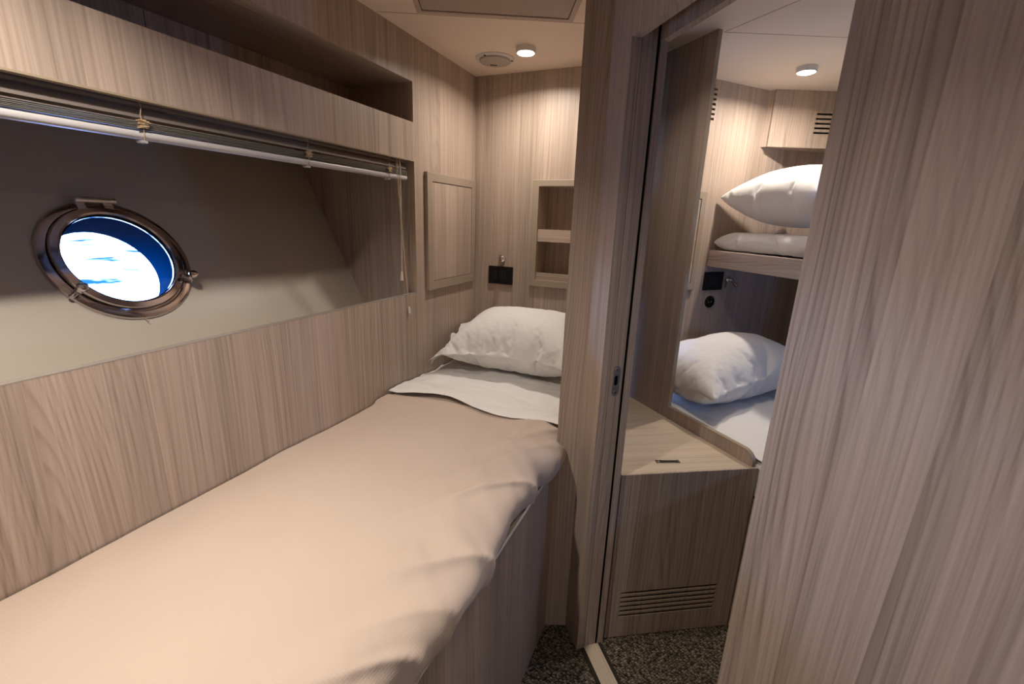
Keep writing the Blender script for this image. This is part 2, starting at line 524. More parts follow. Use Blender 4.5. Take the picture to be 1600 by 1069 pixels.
# door head: front board, dark track slot, rear board
HD = Fr((BC[0], BC[1], 0), 180 + AZD, None, None, None)     # a = to the right along the bulkhead
HD.b = Vector((JD.x, JD.y, 0))
ad = Vector((math.sin(D2R(180 + AZD)), math.cos(D2R(180 + AZD)), 0)); HD.a = ad
ZH = 1.787
bm = BM(); box(bm, HD, 0, 0.75, 0, dC, ZH, ZC)
dh = struct('door_1', bm, WOOD, off=(0.33, 2.2))
dh.name = 'trim_1'
bm = BM(); box(bm, HD, 0, 0.75, 0.0765, 0.0955, ZH, ZC); obj('rear_head_board', bm, WOOD, dh)
bm = BM(); box(bm, HD, 0, 0.75, dC, 0.0765, 1.86, 1.87); obj('track_slot', bm, DARK, dh)
# sill of the doorway
bm = BM(); box(bm, HD, 0.0, 0.9, dC, 0.0765, 0.0, 0.006)
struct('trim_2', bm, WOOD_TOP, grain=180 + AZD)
bm = BM(); box(bm, HD, 0.006, 0.9, dC - 0.012, dC, 0.0, 0.005); box(bm, HD, 0.0, 0.9, 0.0765, 0.0885, 0.0, 0.005)
struct('trim_3', bm, BIND)

# wall right of the doorway
RW0 = Vector((0.125, 0.739))
RF = Fr((RW0.x, RW0.y, 0), 180 + AZD); RF.a = ad; nb = Vector((math.sin(D2R(90 + AZD)), math.cos(D2R(90 + AZD)), 0)); RF.b = nb
bm = BM(); box(bm, RF, 0, 2.2, 0, 0.09, 0, ZC)
struct('wall_right', bm, WOOD, off=(7.7, 0.3))

# wall behind the camera
AW = Fr((0, -2.2, 0), 90, (1, 0, 0), (0, -1, 0), (0, 0, 1))
bm = BM(); box(bm, AW, -1.2, 1.7, 0, 0.03, 0, ZC)
struct('wall_aft', bm, WOOD)

# neighbouring cabin
F1, F2, FC = Vector((-0.26, 1.9495)), Vector((0.2255, 1.486)), Vector((-0.0590, 1.7578))
fa = (F2 - F1).normalized(); azF = math.degrees(math.atan2(fa.x, fa.y))
FF = Fr((F1.x, F1.y, 0), azF); FF.b = Vector((fa.y, -fa.x, 0)); 
if FF.b.y < 0: FF.b = -FF.b      # b = away, into the berth
lc = (FC - F1).length; le = (F2 - F1).length
bm = BM()
prof = [(0, 0), (le, 0), (le, 0.640)]
R0 = 0.040
for k in range(9):
    t = math.pi / 2 * k / 8
    prof.append((le - R0 + R0 * math.cos(t), 0.640 + R0 * math.sin(t)))
prof += [(lc, 0.680), (lc, ZC), (0, ZC)]
holed(bm, FF, prof, [], 0, 0.016)
wb = struct('wall_berth', bm, WOOD, off=(3.2, 0.2))
bm = BM(); box(bm, FF, lc, le - R0, -0.0004, 0.0164, 0.680, 0.6812); box(bm, FF, lc, lc + 0.001, -0.0004, 0.0164, 0.681, ZC)
for k in range(8):
    t0, t1 = math.pi / 2 * k / 8, math.pi / 2 * (k + 1) / 8
    q = [(le - R0 + (R0 + e) * math.cos(t), 0.640 + (R0 + e) * math.sin(t)) for t in (t0, t1) for e in (0, 0.0012)]
    vs = [bm.verts.new(FF.p(a, b, c)) for b in (-0.0004, 0.0164) for a, c in (q[0], q[1], q[3], q[2])]
    for f in ((0, 1, 2, 3), (4, 5, 6, 7), (0, 1, 5, 4), (1, 2, 6, 5), (2, 3, 7, 6), (3, 0, 4, 7)): bm.faces.new([vs[i] for i in f])
obj('edge_band', bm, EDGE, wb)

VF = Fr((-0.064, 2.298, 0), 43); VF.b = -VF.b     # b = away from the cabin (behind the wall)
vt0, vt1 = -0.385, 0.548
bm = BM()
slots = [rect(-0.050, 1.944 - 0.0195 * k, 0.0225, 1.9535 - 0.0195 * k) for k in range(7)]
holed(bm, VF, rect(vt0, 0, vt1, ZC), slots, 0, 0.016)
struct('wall_head', bm, WOOD, off=(1.7, 3.1))
CR = VF.p(vt1, 0, 0)
HW = Fr(CR, 60); HW.b = -HW.b
bm = BM(); box(bm, HW, 0, 1.6, 0, 0.016, 0, ZC)
struct('wall_far', bm, WOOD, off=(4.4, 0.9))
bm = BM(); holed(bm, Fr((1.69, 0, 0), 0, (0, 1, 0), (1, 0, 0), (0, 0, 1)), rect(-2.2, 0, 3.55, ZC), [rect(1.40, 1.1, 1.53, 1.23)], 0, 0.03)
struct('wall_side', bm, WOOD)
bm = BM(); box(bm, Fr((1.69, 0, 0), 0, (0, 1, 0), (1, 0, 0), (0, 0, 1)), 1.40, 1.53, 0.012, 0.016, 1.1, 1.23)
struct('window_1', bm, GLASS)

# sea outside
bm = BM()
for a, b in ((-60, -60),): 
    vs = [bm.verts.new(p) for p in ((-80, -60, -0.5), (-1.95, -60, -0.5), (-1.95, 60, -0.5), (-80, 60, -0.5))]
    bm.faces.new(vs)
sea = struct('sea', bm, SEA, base=(-20, 0, -0.5), uv=False)

# sky portals: help the renderer find the daylight openings
def portal(name, loc, direction, sx, sy):
    l = bpy.data.lights.new(name, 'AREA'); l.shape = 'RECTANGLE'; l.size = sx; l.size_y = sy
    l.cycles.is_portal = True
    o = bpy.data.objects.new(name, l); COL.objects.link(o)
    o.location = loc
    o.rotation_euler = Vector(direction).to_track_quat('-Z', 'Y').to_euler()
portal('sky_portal', HF.p(0, 0.085, 0), hn, 0.26, 0.26)
portal('sky_portal', (1.73, 1.465, 1.165), (-1, 0, 0), 0.13, 0.13)

# ------------------------------------------------------------------ ceiling fittings
def ceiling_lamp(x, y, power, label, spread=140, group='round ceiling downlights', r=0.0355, color=None):
    t = thing('ceiling_light', (x, y, ZC), label, 'ceiling light', group)
    bm = BM(); lathe(bm, (x, y, ZC), (0, 0, -1), [(0, 0), (r, 0), (r, 0.017), (r - 0.0015, 0.0195), (r - 0.004, 0.0195), (r - 0.004, 0.0165), (0, 0.0165)], 40)
    obj('rim', bm, RIM, t, smooth=True)
    bm = BM(); lathe(bm, (x, y, ZC), (0, 0, -1), [(r - 0.0045, 0.0168), (r - 0.0045, 0.020), (r * 0.6, 0.0235), (0, 0.0245)], 40)
    obj('lens', bm, LENS, t, smooth=True)
    l = bpy.data.lights.new('downlight', 'AREA'); l.shape = 'DISK'; l.size = 2 * r - 0.01; l.energy = power; l.color = color or LAMP_COLOR
    l.spread = D2R(spread)
    o = bpy.data.objects.new('downlight', l); COL.objects.link(o)
    o.parent = t; o.location = (0, 0, -0.026)
ceiling_lamp(-0.708, 1.718, LAMP_POWER_HEAD, 'round white downlight on the ceiling over the pillow, beside the speaker', 160)
ceiling_lamp(0.264, 2.24, LAMP_POWER_NEXT, 'round white downlight on the ceiling of the neighbouring cabin seen through the doorway', 166)
ceiling_lamp(-0.66, 0.25, LAMP_POWER_FOOT, 'round white downlight on the ceiling above the foot of the berth', 132)
ceiling_lamp(0.0, 1.40, LAMP_POWER_DOOR, 'round white downlight on the ceiling over the seat locker inside the doorway', 140)
ceiling_lamp(0.72, -0.72, LAMP_POWER_AISLE, 'round white downlight on the ceiling over the aisle behind the camera', 168, color=(0.93, 0.91, 0.93))

sx, sy = -0.868, 1.79
t = thing('ceiling_speaker', (sx, sy, ZC), 'round grey speaker set in the ceiling corner beside the downlight', 'speaker')
bm = BM(); lathe(bm, (sx, sy, ZC), (0, 0, -1), [(0, 0), (0.077, 0), (0.076, 0.004), (0.071, 0.0065), (0.064, 0.0065), (0, 0.0065)], 56)
obj('bezel', bm, WHITEP, t, smooth=True)
bm = BM(); lathe(bm, (sx, sy, ZC), (0, 0, -1), [(0.062, 0.006), (0.061, 0.013), (0.05, 0.0155), (0, 0.017)], 56)
obj('grille', bm, GREYP, t, smooth=True)
bm = BM(); box(bm, Fr((sx - 0.014, sy + 0.018, ZC), 62), -0.014, 0.014, -0.004, 0.004, -0.0175, -0.0155); obj('badge', bm, BLACK2, t)
for an in (20, 140, 260):
    q = Vector((sx + 0.067 * math.cos(D2R(an)), sy + 0.067 * math.sin(D2R(an)), ZC))
    bm = BM(); lathe(bm, q, (0, 0, -1), [(0.004, 0.006), (0.004, 0.009), (0, 0.009)], 12); obj('clip', bm, BLACK2, t)

# deck hatch blind in the ceiling
hfr = Fr((-0.910, 1.3235, ZC), 63.7); hfr.b = -hfr.b
if hfr.b.y > 0: hfr.b = -hfr.b
t = thing('ceiling_hatch', hfr.p(0.24, 0.24), 'square taupe framed hatch panel in the ceiling above the berth', 'hatch')
bm = BM()
for a0, a1, b0, b1 in ((0, 0.481, 0, 0.016), (0, 0.481, 0.465, 0.481), (0, 0.016, 0.016, 0.465), (0.465, 0.481, 0.016, 0.465)):
    box(bm, hfr, a0, a1, b0, b1, -0.012, 0)
obj('frame', bm, TAUPE_FR, t)
bm = BM(); box(bm, hfr, 0.0185, 0.4625, 0.0185, 0.4625, -0.0095, -0.001); obj('panel', bm, TAUPE, t)
bm = BM(); box(bm, hfr, 0.016, 0.465, 0.016, 0.465, -0.001, -0.0002); obj('gap', bm, BLACK, t)

# ------------------------------------------------------------------ wall cabinet on the berth wall
y0, y1, z0, z1 = 1.552, 1.950, 1.080, 1.546
t = thing('wall_cabinet', (XL, 1.75, z0), 'framed wood door of the small wall cabinet beside the window recess', 'cabinet')
bm = BM(); holed(bm, LW, rect(y0, z0, y1, z1), [rect(y0 + 0.036, z0 + 0.036, y1 - 0.032, z1 - 0.034)], -0.016, -0.0003)
obj('frame', bm, BEIGE, t, bevel=0.0015)
bm = BM(); box(bm, LW, y0 + 0.0385, y1 - 0.0345, -0.0135, -0.004, z0 + 0.0385, z1 - 0.0365); obj('door', bm, WOOD, t)
bm = BM(); box(bm, LW, y0 + 0.036, y1 - 0.032, -0.004, -0.0004, z0 + 0.036, z1 - 0.034); obj('recess', bm, DARK, t)

# niche in the back bulkhead
t = thing('wall_niche', (-0.55, YB, 1.078), 'open two-tier niche with beige frame in the wall behind the pillow', 'shelf')
bm = BM(); holed(bm, BW, rect(-0.749, 1.078, -0.357, 1.551), [rect(-0.7205, 1.1095, -0.3845, 1.5235)], -0.016, -0.0003)
obj('frame', bm, BEIGE, t, bevel=0.0015)
bm = BM()
box(bm, BW, -0.7205, -0.3845, 0.112, 0.120, 1.1095, 1.5235); box(bm, BW, -0.7215, -0.7205, 0, 0.12, 1.1095, 1.5235); box(bm, BW, -0.3845, -0.3835, 0, 0.12, 1.1095, 1.5235)
box(bm, BW, -0.7205, -0.3845, 0, 0.12, 1.5235, 1.5245); box(bm, BW, -0.7205, -0.3845, 0, 0.12, 1.1085, 1.1095)
obj('back_box', bm, WOOD, t)
for zl, zh in ((1.284, 1.339), (1.1096, 1.1415)):
    bm = BM(); box(bm, BW, -0.7204, -0.3846, -0.004, 0.010, zl, zh)
    if zl > 1.2: box(bm, BW, -0.7204, -0.3846, 0.010, 0.112, zl, zl + 0.01)
    obj('shelf', bm, WOOD_TOP if False else WOOD, t, grain='h')

# switch plate, reading lamp
def plate(fr, a0, a1, z0, z1, label, group):
    t = thing('switch_plate', fr.p((a0 + a1) / 2, 0, z0), label, 'switch plate', group)
    bm = BM(); box(bm, fr, a0, a1, -0.011, -0.0002, z0, z1); obj('cover', bm, BLACK, t, bevel=0.002)
    w = a1 - a0; m = (a0 + a1) / 2; h = z1 - z0
    for k, (p, q) in enumerate(((-0.28, -0.10), (-0.06, 0.08), (0.085, 0.225))):
        bm = BM(); box(bm, fr, m + p * w, m + q * w, -0.0128, -0.010, z0 + 0.27 * h, z1 - 0.24 * h); so = obj('module', bm, BLACK2, t, bevel=0.0008)
        if k == 2:
            bm = BM()
            for dz in (0.42, 0.60): lathe(bm, fr.p(m + 0.155 * w, -0.0127, z0 + dz * h), -fr.b, [(0.0028, 0), (0.0028, 0.0004), (0, 0.0004)], 10)
            obj('socket_hole', bm, RUBBER, so)
    return t
plate(BW, -0.964, -0.838, 1.073, 1.158, 'black switch plate on the wall above the pillow of the near berth', None)

def reading_lamp(fr, a, z, aim, label, r=0.017):
    base = fr.p(a, 0, z); n = -fr.b
    t = thing('reading_lamp', base, label, 'lamp')
    bm = BM(); lathe(bm, base, n, [(0, 0.0002), (r, 0.0002), (r, 0.006), (r * 0.8, 0.011), (r * 0.35, 0.014), (0, 0.014)], 28); obj('base', bm, CHROME, t, smooth=True)
    bm = BM(); j = base + n * 0.022
    lathe(bm, j, n, [(0, -0.010), (0.0065, -0.0075), (0.0095, 0), (0.0065, 0.0075), (0, 0.010)], 20); obj('ball_joint', bm, CHROME, t, smooth=60)
    bm = BM(); d = Vector(aim).normalized(); e = j + d * 0.008
    lathe(bm, e, d, [(0, 0), (0.0075, 0.001), (0.009, 0.006), (0.0095, 0.030), (0.0105, 0.036), (0.0105, 0.039), (0.008, 0.039), (0, 0.036)], 24); obj('lamp_head', bm, CHROME, t, smooth=True)
reading_lamp(BW, -0.896, 1.194, (0.45, -1, 0.35), 'small chrome reading lamp just above the black switch plate over the pillow', 0.018)

# ------------------------------------------------------------------ porthole
t = thing('porthole', c0 - hw * 0.166, 'round polished steel porthole set in the sloping hull liner', 'porthole')
ax = hn
bm = BM(); lathe(bm, c0, ax, [(0.1655, 0.0003), (0.1655, 0.004), (0.163, 0.0085), (0.150, 0.0125), (0.147, 0.0125), (0.1445, 0.007), (0.128, 0.007), (0.128, 0.0003)], 96, True)
obj('outer_flange', bm, DSTEEL, t, smooth=35)
cr2 = c0 + hu * (-0.004) 
bm = BM(); lathe(bm, cr2, ax, [(0.1405, 0.008), (0.1415, 0.020), (0.139, 0.0245), (0.126, 0.0265), (0.1215, 0.0235), (0.1195, 0.012), (0.1195, 0.008)], 96, True)
ring = obj('hinged_ring', bm, DSTEEL, t, smooth=35)
bm = BM(); lathe(bm, cr2, ax, [(0.1205, 0.0135), (0.1225, 0.016), (0.1205, 0.0185), (0.1185, 0.016)], 72, True); obj('gasket', bm, RUBBER, ring, smooth=True)
bm = BM(); lathe(bm, cr2, ax, [(0.1193, 0.010), (0.1193, 0.012), (0, 0.012), (0, 0.010)], 64, True); obj('pane', bm, GLASS, t, smooth=30)
bm = BM(); lathe(bm, c0, ax, [(0.1275, 0.006), (0.1275, -0.095), (0.150, -0.095), (0.150, -0.052), (0.128, -0.051)], 72, True); obj('sleeve', bm, BLUESLEEVE, t, smooth=40)
# hinge at the top
bm = BM(); tube(bm, [HF.p(-0.046, -0.026, 0.158), HF.p(0.036, -0.026, 0.158)], 0.0075, 14); hg = obj('hinge', bm, CHROME, t, smooth=True)
for a0, a1, r_ in ((-0.049, -0.0455, 0.0088), (-0.024, -0.0225, 0.0078), (0.0355, 0.039, 0.0088)):
    bm = BM(); tube(bm, [HF.p(a0, -0.026, 0.158), HF.p(a1, -0.026, 0.158)], r_, 14); obj('hinge_collar', bm, DSTEEL, hg, smooth=True)
for a0, a1 in ((-0.046, -0.026), (0.012, 0.034)):
    bm = BM(); box(bm, HF, a0, a1, -0.022, -0.008, 0.130, 0.158); obj('hinge_lug', bm, DSTEEL, hg, bevel=0.002)
# clamp screws
for an in (-29, 212):
    ca, sa = math.cos(D2R(an)), math.sin(D2R(an))
    P = lambda r, h: HF.p(-0.003 + r * ca, -h, r * sa)
    bm = BM(); tube(bm, [P(0.132, 0.026), P(0.146, 0.028), P(0.158, 0.024), P(0.163, 0.010)], [0.006, 0.0065, 0.006, 0.006], 12)
    kb = obj('clamp_lug', bm, DSTEEL, t, smooth=True)
    q = P(0.150, 0.030); tg = (HF.a * (-sa) + HF.c * ca)
    bm = BM(); lathe(bm, q, ax, [(0, -0.010), (0.0085, -0.010), (0.0085, 0.0), (0.005, 0.004), (0.0045, 0.012), (0.010, 0.016), (0.0115, 0.022), (0.0095, 0.028), (0, 0.030)], 24)
    obj('clamp_knob', bm, CHROME, kb, smooth=True)
    bm = BM()
    pts = [P(0.147, 0.010) + tg * s for s in (-0.03, -0.015, 0.0, 0.015, 0.03)]
    tube(bm, pts, 0.0035, 10); obj('clamp_pin', bm, CHROME, kb, smooth=True)
bm = BM(); tube(bm, [HF.p(-0.014, -0.003, -0.163), HF.p(-0.012, -0.012, -0.176)], 0.0012, 6); obj('cord_end', bm, CORD, t)

# ------------------------------------------------------------------ venetian blind
BX = 0.028
yA, yB = -0.70, 1.466
t = thing('venetian_blind', (XL - BX, 0.4, 1.497), 'raised grey venetian blind gathered under the valance of the window recess', 'blind')
def slat(z, tilt, w=0.026, sag=0.0035, mat=SLATM, thick=0.0006, x=0.0):
    bm = BM(); n = 7; rows = []
    for yy in (yA, yB):
        r0, r1 = [], []
        for k in range(n):
            s = (k / (n - 1) - 0.5)
            cx = s * w; cz = sag * (1 - 4 * s * s)
            X = cx * math.cos(tilt) - cz * math.sin(tilt); Z = cx * math.sin(tilt) + cz * math.cos(tilt)
            r0.append(bm.verts.new((XL - BX + x + X, yy, z + Z))); r1.append(bm.verts.new((XL - BX + x + X, yy, z + Z + thick)))
        rows.append((r0, r1))
    (a0, a1), (b0, b1) = rows
    for k in range(n - 1):
        bm.faces.new((a0[k], a0[k + 1], b0[k + 1], b0[k])); bm.faces.new((a1[k], a1[k + 1], b1[k + 1], b1[k]))
        bm.faces.new((a0[k], a0[k + 1], a1[k + 1], a1[k])); bm.faces.new((b0[k], b0[k + 1], b1[k + 1], b1[k]))
    for k in (0, n - 1): bm.faces.new((a0[k], b0[k], b1[k], a1[k]))
    obj('slat', bm, mat, t, smooth=60)
for z in (1.640, 1.619, 1.598, 1.577, 1.5555): slat(z, D2R(-58), 0.025)
for k, z in enumerate((1.5370, 1.5342, 1.5315, 1.5288, 1.5262, 1.5238)): slat(z, D2R(-4), 0.026, 0.0024, SLATG if k in (1, 2, 4) else SLATM)
bm = BM(); box(bm, LW, yA, yB, 0.019, 0.046, 1.66, 1.70); obj('head_rail', bm, SLATM, t)
bm = BM()
pr = []
for k in range(20):
    a = 2 * math.pi * k / 20
    pr.append((XL - BX + 0.0125 * math.copysign(abs(math.cos(a)) ** 0.7, math.cos(a)), 1.5135 + 0.0085 * math.copysign(abs(math.sin(a)) ** 0.8, math.sin(a))))
ra = [bm.verts.new((x, yA, z)) for x, z in pr]; rb = [bm.verts.new((x, yB, z)) for x, z in pr]
for k in range(20): bm.faces.new((ra[k], ra[(k + 1) % 20], rb[(k + 1) % 20], rb[k]))
bm.faces.new(ra[::-1]); bm.faces.new(rb)
obj('bottom_rail', bm, RAILM, t, smooth=True)
for y in (-0.05, 0.594, 1.005, 1.36):
    bm = BM(); xf = XL - BX + 0.0138
    tube(bm, [(xf, y - 0.004, 1.62), (xf + 0.001, y - 0.002, 1.585), (xf, y + 0.003, 1.565), (xf + 0.001, y - 0.001, 1.55), (xf + 0.001, y, 1.535), (xf + 0.0006, y + 0.001, 1.513), (xf - 0.004, y + 0.001, 1.501)], 0.0009, 6)
    lc_ = obj('ladder_cord', bm, CORD, t)
    rs = random.Random(int(y * 1000) + 5)
    bm = BM()
    pts = []
    for k in range(30):
        w = 0.011 * math.sin(k * 1.9)
        pts.append((xf + 0.002 + rs.uniform(-0.001, 0.003), y + w + rs.uniform(-0.003, 0.003), 1.541 - 0.0005 * k + rs.uniform(-0.003, 0.003)))
    tube(bm, pts, 0.0012, 6); obj('cord_knot', bm, CORD, lc_)
    bm = BM(); box(bm, WORLD, XL - BX - 0.004, XL - BX + 0.0128, y - 0.006, y + 0.006, 1.4985, 1.503); obj('rail_clip', bm, CLEAR, t)
def cord_pts(off):
    return [(XL - 0.0195 + off[0], 1.408 + off[1], 1.60), (XL - 0.017 + off[0], 1.409 + off[1], 1.50), (XL - 0.006 + off[0], 1.4115 + off[1] * 0.8, 1.30), (XL + 0.004 + off[0] * .5, 1.418 + off[1] * .5, 1.12), (XL + 0.006, 1.424, 1.03)]
for off in ((0, -0.003), (0.001, 0.003), (0.002, 0.0)):
    bm = BM(); tube(bm, cord_pts(off), 0.0011, 6); obj('pull_cord', bm, CORD, t, smooth=True)
bm = BM(); lathe(bm, (XL + 0.0065, 1.4245, 1.033), (0, 0.1, -1), [(0, 0), (0.003, 0), (0.0042, 0.004), (0.0055, 0.022), (0.0048, 0.027), (0, 0.027)], 14); obj('cord_tassel', bm, WHITEP, t, smooth=True)
bm = BM(); tube(bm, [(XL + 0.006, 1.424, 1.01), (XL + 0.005, 1.428, 0.98), (XL + 0.004, 1.422, 0.945), (XL + 0.004, 1.414, 0.918), (XL + 0.004, 1.416, 0.908), (XL + 0.005, 1.422, 0.915), (XL + 0.0055, 1.426, 0.95), (XL + 0.006, 1.426, 1.0)], 0.0007, 6); obj('cord_loop', bm, CORD, t)
bm = BM(); tube(bm, [(XL - 0.016, 1.424, 1.60), (XL - 0.012, 1.418, 1.45), (XL - 0.004, 1.40, 1.17)], 0.0026, 8); wn = obj('tilt_wand', bm, CLEAR, t, smooth=True)
bm = BM(); lathe(bm, (XL - 0.004, 1.40, 1.172), (0, -0.07, -1), [(0, 0), (0.003, 0), (0.0035, 0.004), (0.0062, 0.030), (0.0055, 0.034), (0, 0.034)], 14); obj('wand_tip', bm, WHITEP, wn, smooth=True)

# ------------------------------------------------------------------ near berth
YF = -0.95     # foot end (outside the frame)
BXR = A_L[0]
t = thing('berth_base', ((XL + BXR) / 2, 0.5, 0), 'built-in wooden berth base along the left wall under the beige cover', 'bed')
bm = BM(); box(bm, WORLD, BXR - 0.018, BXR, YF, 1.2135, 0.0, 0.632); box(bm, WORLD, BXR - 0.018, BXR - 0.001, 1.2135, YB - 0.003, 0, 0.632)
obj('front_panel', bm, WOOD, t)
bm = BM(); box(bm, WORLD, BXR - 0.0185, BXR + 0.0004, YF, 1.2, 0.632, 0.635); obj('edge_band', bm, EDGE, t)
bm = BM(); box(bm, WORLD, XL + 0.001, BXR - 0.0185, YF, YB - 0.003, 0.585, 0.600); obj('slat_board', bm, WOOD, t, grain=0)
bm = BM(); box(bm, WORLD, XL + 0.001, BXR - 0.0185, YF, YF + 0.018, 0, 0.585); obj('foot_panel', bm, WOOD, t)

def fbm(x, y, s=0.0, o=3):
    return noise.fractal(Vector((x, y, s)), 1.0, 2.0, o, noise_basis='PERLIN_ORIGINAL')

def top_z(x, y):
    u = min(1, max(0, (x - XL) / 0.70))
    dome = 0.020 * math.sin(math.pi * min(1, u * 1.02)) ** 0.8
    h = 0.716 + dome
    h += 0.012 * fbm(x * 2.3, y * 2.0, 4.2, 2)
    h += 0.008 * max(0, (y - 1.2) / 0.7)
    h -= 0.014 * math.exp(-((x + 1.05) / 0.12) ** 2) * (1 if y < 1.2 else 0.2)
    return h

# mattress below the cover
def rounded_slab(bm, x0, x1, ya, yb, z0, z1, r, n=6):
    prof = []
    for cx, cz, s in ((x1 - r, z1 - r, 0), (x0 + r, z1 - r, 1), (x0 + r, z0 + r, 2), (x1 - r, z0 + r, 3)):
        for k in range(n + 1):
            a = math.pi / 2 * (s + k / n); prof.append((cx + r * math.cos(a), cz + r * math.sin(a)))
    A = [bm.verts.new((x, ya, z)) for x, z in prof]; B = [bm.verts.new((x, yb, z)) for x, z in prof]
    m = len(prof)
    for k in range(m): bm.faces.new((A[k], A[(k + 1) % m], B[(k + 1) % m], B[k]))
    bm.faces.new(A[::-1]); bm.faces.new(B)
t = thing('mattress', ((XL + BXR) / 2, 0.5, 0.6), 'slim mattress under the beige cover of the near berth', 'mattress')
bm = BM(); rounded_slab(bm, XL + 0.004, BXR - 0.019, YF + 0.02, YB - 0.004, 0.6005, 0.694, 0.03); obj('body', bm, SHEETM, t, smooth=50)
bm = BM(); tube(bm, [(BXR + 0.004, y, 0.6395 + 0.002 * math.sin(y * 9)) for y in [YF + 0.05 + k * 0.04 for k in range(53)] if y < 1.20], 0.0034, 8); obj('piping', bm, BATT, t, smooth=True)

# beige cover
def spread_mesh(bm, ya, yb, ny, nt, zoff=0.0, xend=None, tuck=True):
    rows = []
    for j in range(ny + 1):
        y = ya + (yb - ya) * j / ny
        row = []
        # the hem swings a little along the berth
        bulge = 0.010 * fbm(y * 3.1, 1.7, 2.0, 2) + 0.006 * math.sin(y * 11 + 0.8)
        for i in range(nt + 1):
            s = i / nt
            if s < 0.62:
                x = XL + 0.004 + (0.62 / 0.62) * (s / 0.62) * (0.575)
                z = top_z(x, y); nx, nzz = 0.0, 1.0
                wgt = max(0.0, (x + 0.62) / 0.20) ** 2 if x > -0.62 else 0.0
                wgt = min(1, wgt)
            else:
                q = (s - 0.62) / 0.38
                x0 = XL + 0.004 + 0.575; zt = top_z(x0, y)
                if q < 0.8:
                    a = q / 0.8 * math.pi / 2
                    rx, rz = 0.128 + bulge * 0.8, zt - 0.668
                    e = 0.85
                    x = x0 + rx * math.sin(a) ** e; z = zt - rz * (1 - math.cos(a) ** e)
                    nx, nzz = math.sin(a), math.cos(a)
                else:
                    p_ = (q - 0.8) / 0.2
                    x = x0 + 0.128 + bulge * 0.8 - (bulge * 0.8 + 0.010) * p_ ** 1.5 * 0.9; z = 0.668 - 0.028 * p_
                    nx, nzz = 1.0, 0.0
                wgt = 1.0
            # puckers that start at the hem and die out towards the middle
            f1 = fbm(y * 6.5 + x * 5.0, x * 2.2 + z * 3.0, 7.7, 3)
            f2 = 1 - abs(fbm(y * 4.2 - x * 7.0, x * 1.5, 1.3, 2)) * 2.2
            d = wgt * (0.017 * f1 + 0.018 * max(0, f2) ** 3)
            d += 0.0022 * fbm(x * 14, y * 9, 3.0, 2)
            hemfade = 1.0
            row.append(bm.verts.new((min(x + nx * d * hemfade, 9), y, z + nzz * d * 0.8 + zoff - 0.013 * max(0, min(1, (y - 1.280) / 0.02)))))
        rows.append(row)
    for a, b in zip(rows, rows[1:]):
        for i in range(nt): bm.faces.new((a[i], a[i + 1], b[i + 1], b[i]))
    return rows
def cloth_obj(name, bm, mat, thick, label, cat, uvfun, parent=None, sub=1):
    o = obj(name, bm, mat, parent, smooth=80, uv=False)
    me = o.data
    l = world_loc(o)
    uvl = me.uv_layers.new(name='UVMap')
    for lp in me.loops:
        uvl.data[lp.index].uv = uvfun(me.vertices[lp.vertex_index].co + l)
    if thick:
        so = o.modifiers.new('thickness', 'SOLIDIFY'); so.thickness = thick; so.offset = -1
    if sub:
        sb = o.modifiers.new('smooth', 'SUBSURF'); sb.levels = sub; sb.render_levels = sub
    if label: tag(o, label, cat)
    return o
bm = BM(); spread_mesh(bm, YF + 0.015, 1.345, 230, 90)
cloth_obj('bedspread', bm, SPREADM, 0.003, 'beige waffle bed cover spread over the near berth', 'bedspread', lambda p: (p.x + 0.9 * (0.72 - p.z), p.y))

# white sheet folded back over the cover
def fold_y(x):
    u = (x - XL) / 0.70
    return 1.272 + 0.018 * math.sin(u * 6.0 + 0.2) - 0.012 * math.sin(u * 11 + 1.0) + 0.03 * max(0, u - 0.75) + 0.014 * math.exp(-(u / 0.05) ** 2)
def sheet_mesh(bm, nx_, ny_):
    rows = []
    for j in range(ny_ + 1):
        s = j / ny_
        row = []
        for i in range(nx_ + 1):
            u = i / nx_
            x = XL + 0.005 + u * 0.690
            yf = fold_y(x)
            y = yf + s * (1.955 - yf)
            e = y - yf
            z = top_z(min(x, -0.47), y) + 0.0075
            z += 0.005 * math.exp(-((e - 0.02) / 0.03) ** 2)
            if e < 0.066: z += 0.0020      # doubled hem band
            z += 0.013 * fbm(x * 6.5, y * 8, 5.1, 3) * min(1, e / 0.05) + 0.004 * fbm(x * 9, 0.4, 1.1, 2)
            z += 0.016 * math.exp(-((x + 0.955) / 0.05) ** 2) * math.exp(-((y - 1.50) / 0.09) ** 2)
            if x > -0.47:
                q = (x + 0.47) / 0.11
                z += 0.010 * q - 0.016 * q * q
            row.append(bm.verts.new((x, y, z)))
        rows.append(row)
    for a, b in zip(rows, rows[1:]):
        for i in range(nx_): bm.faces.new((a[i], a[i + 1], b[i + 1], b[i]))
bm = BM(); sheet_mesh(bm, 100, 170)
cloth_obj('folded_sheet', bm, SHEETM, 0.003, 'white sheet folded back over the top of the beige bed cover', 'sheet', lambda p: (p.x, p.y))

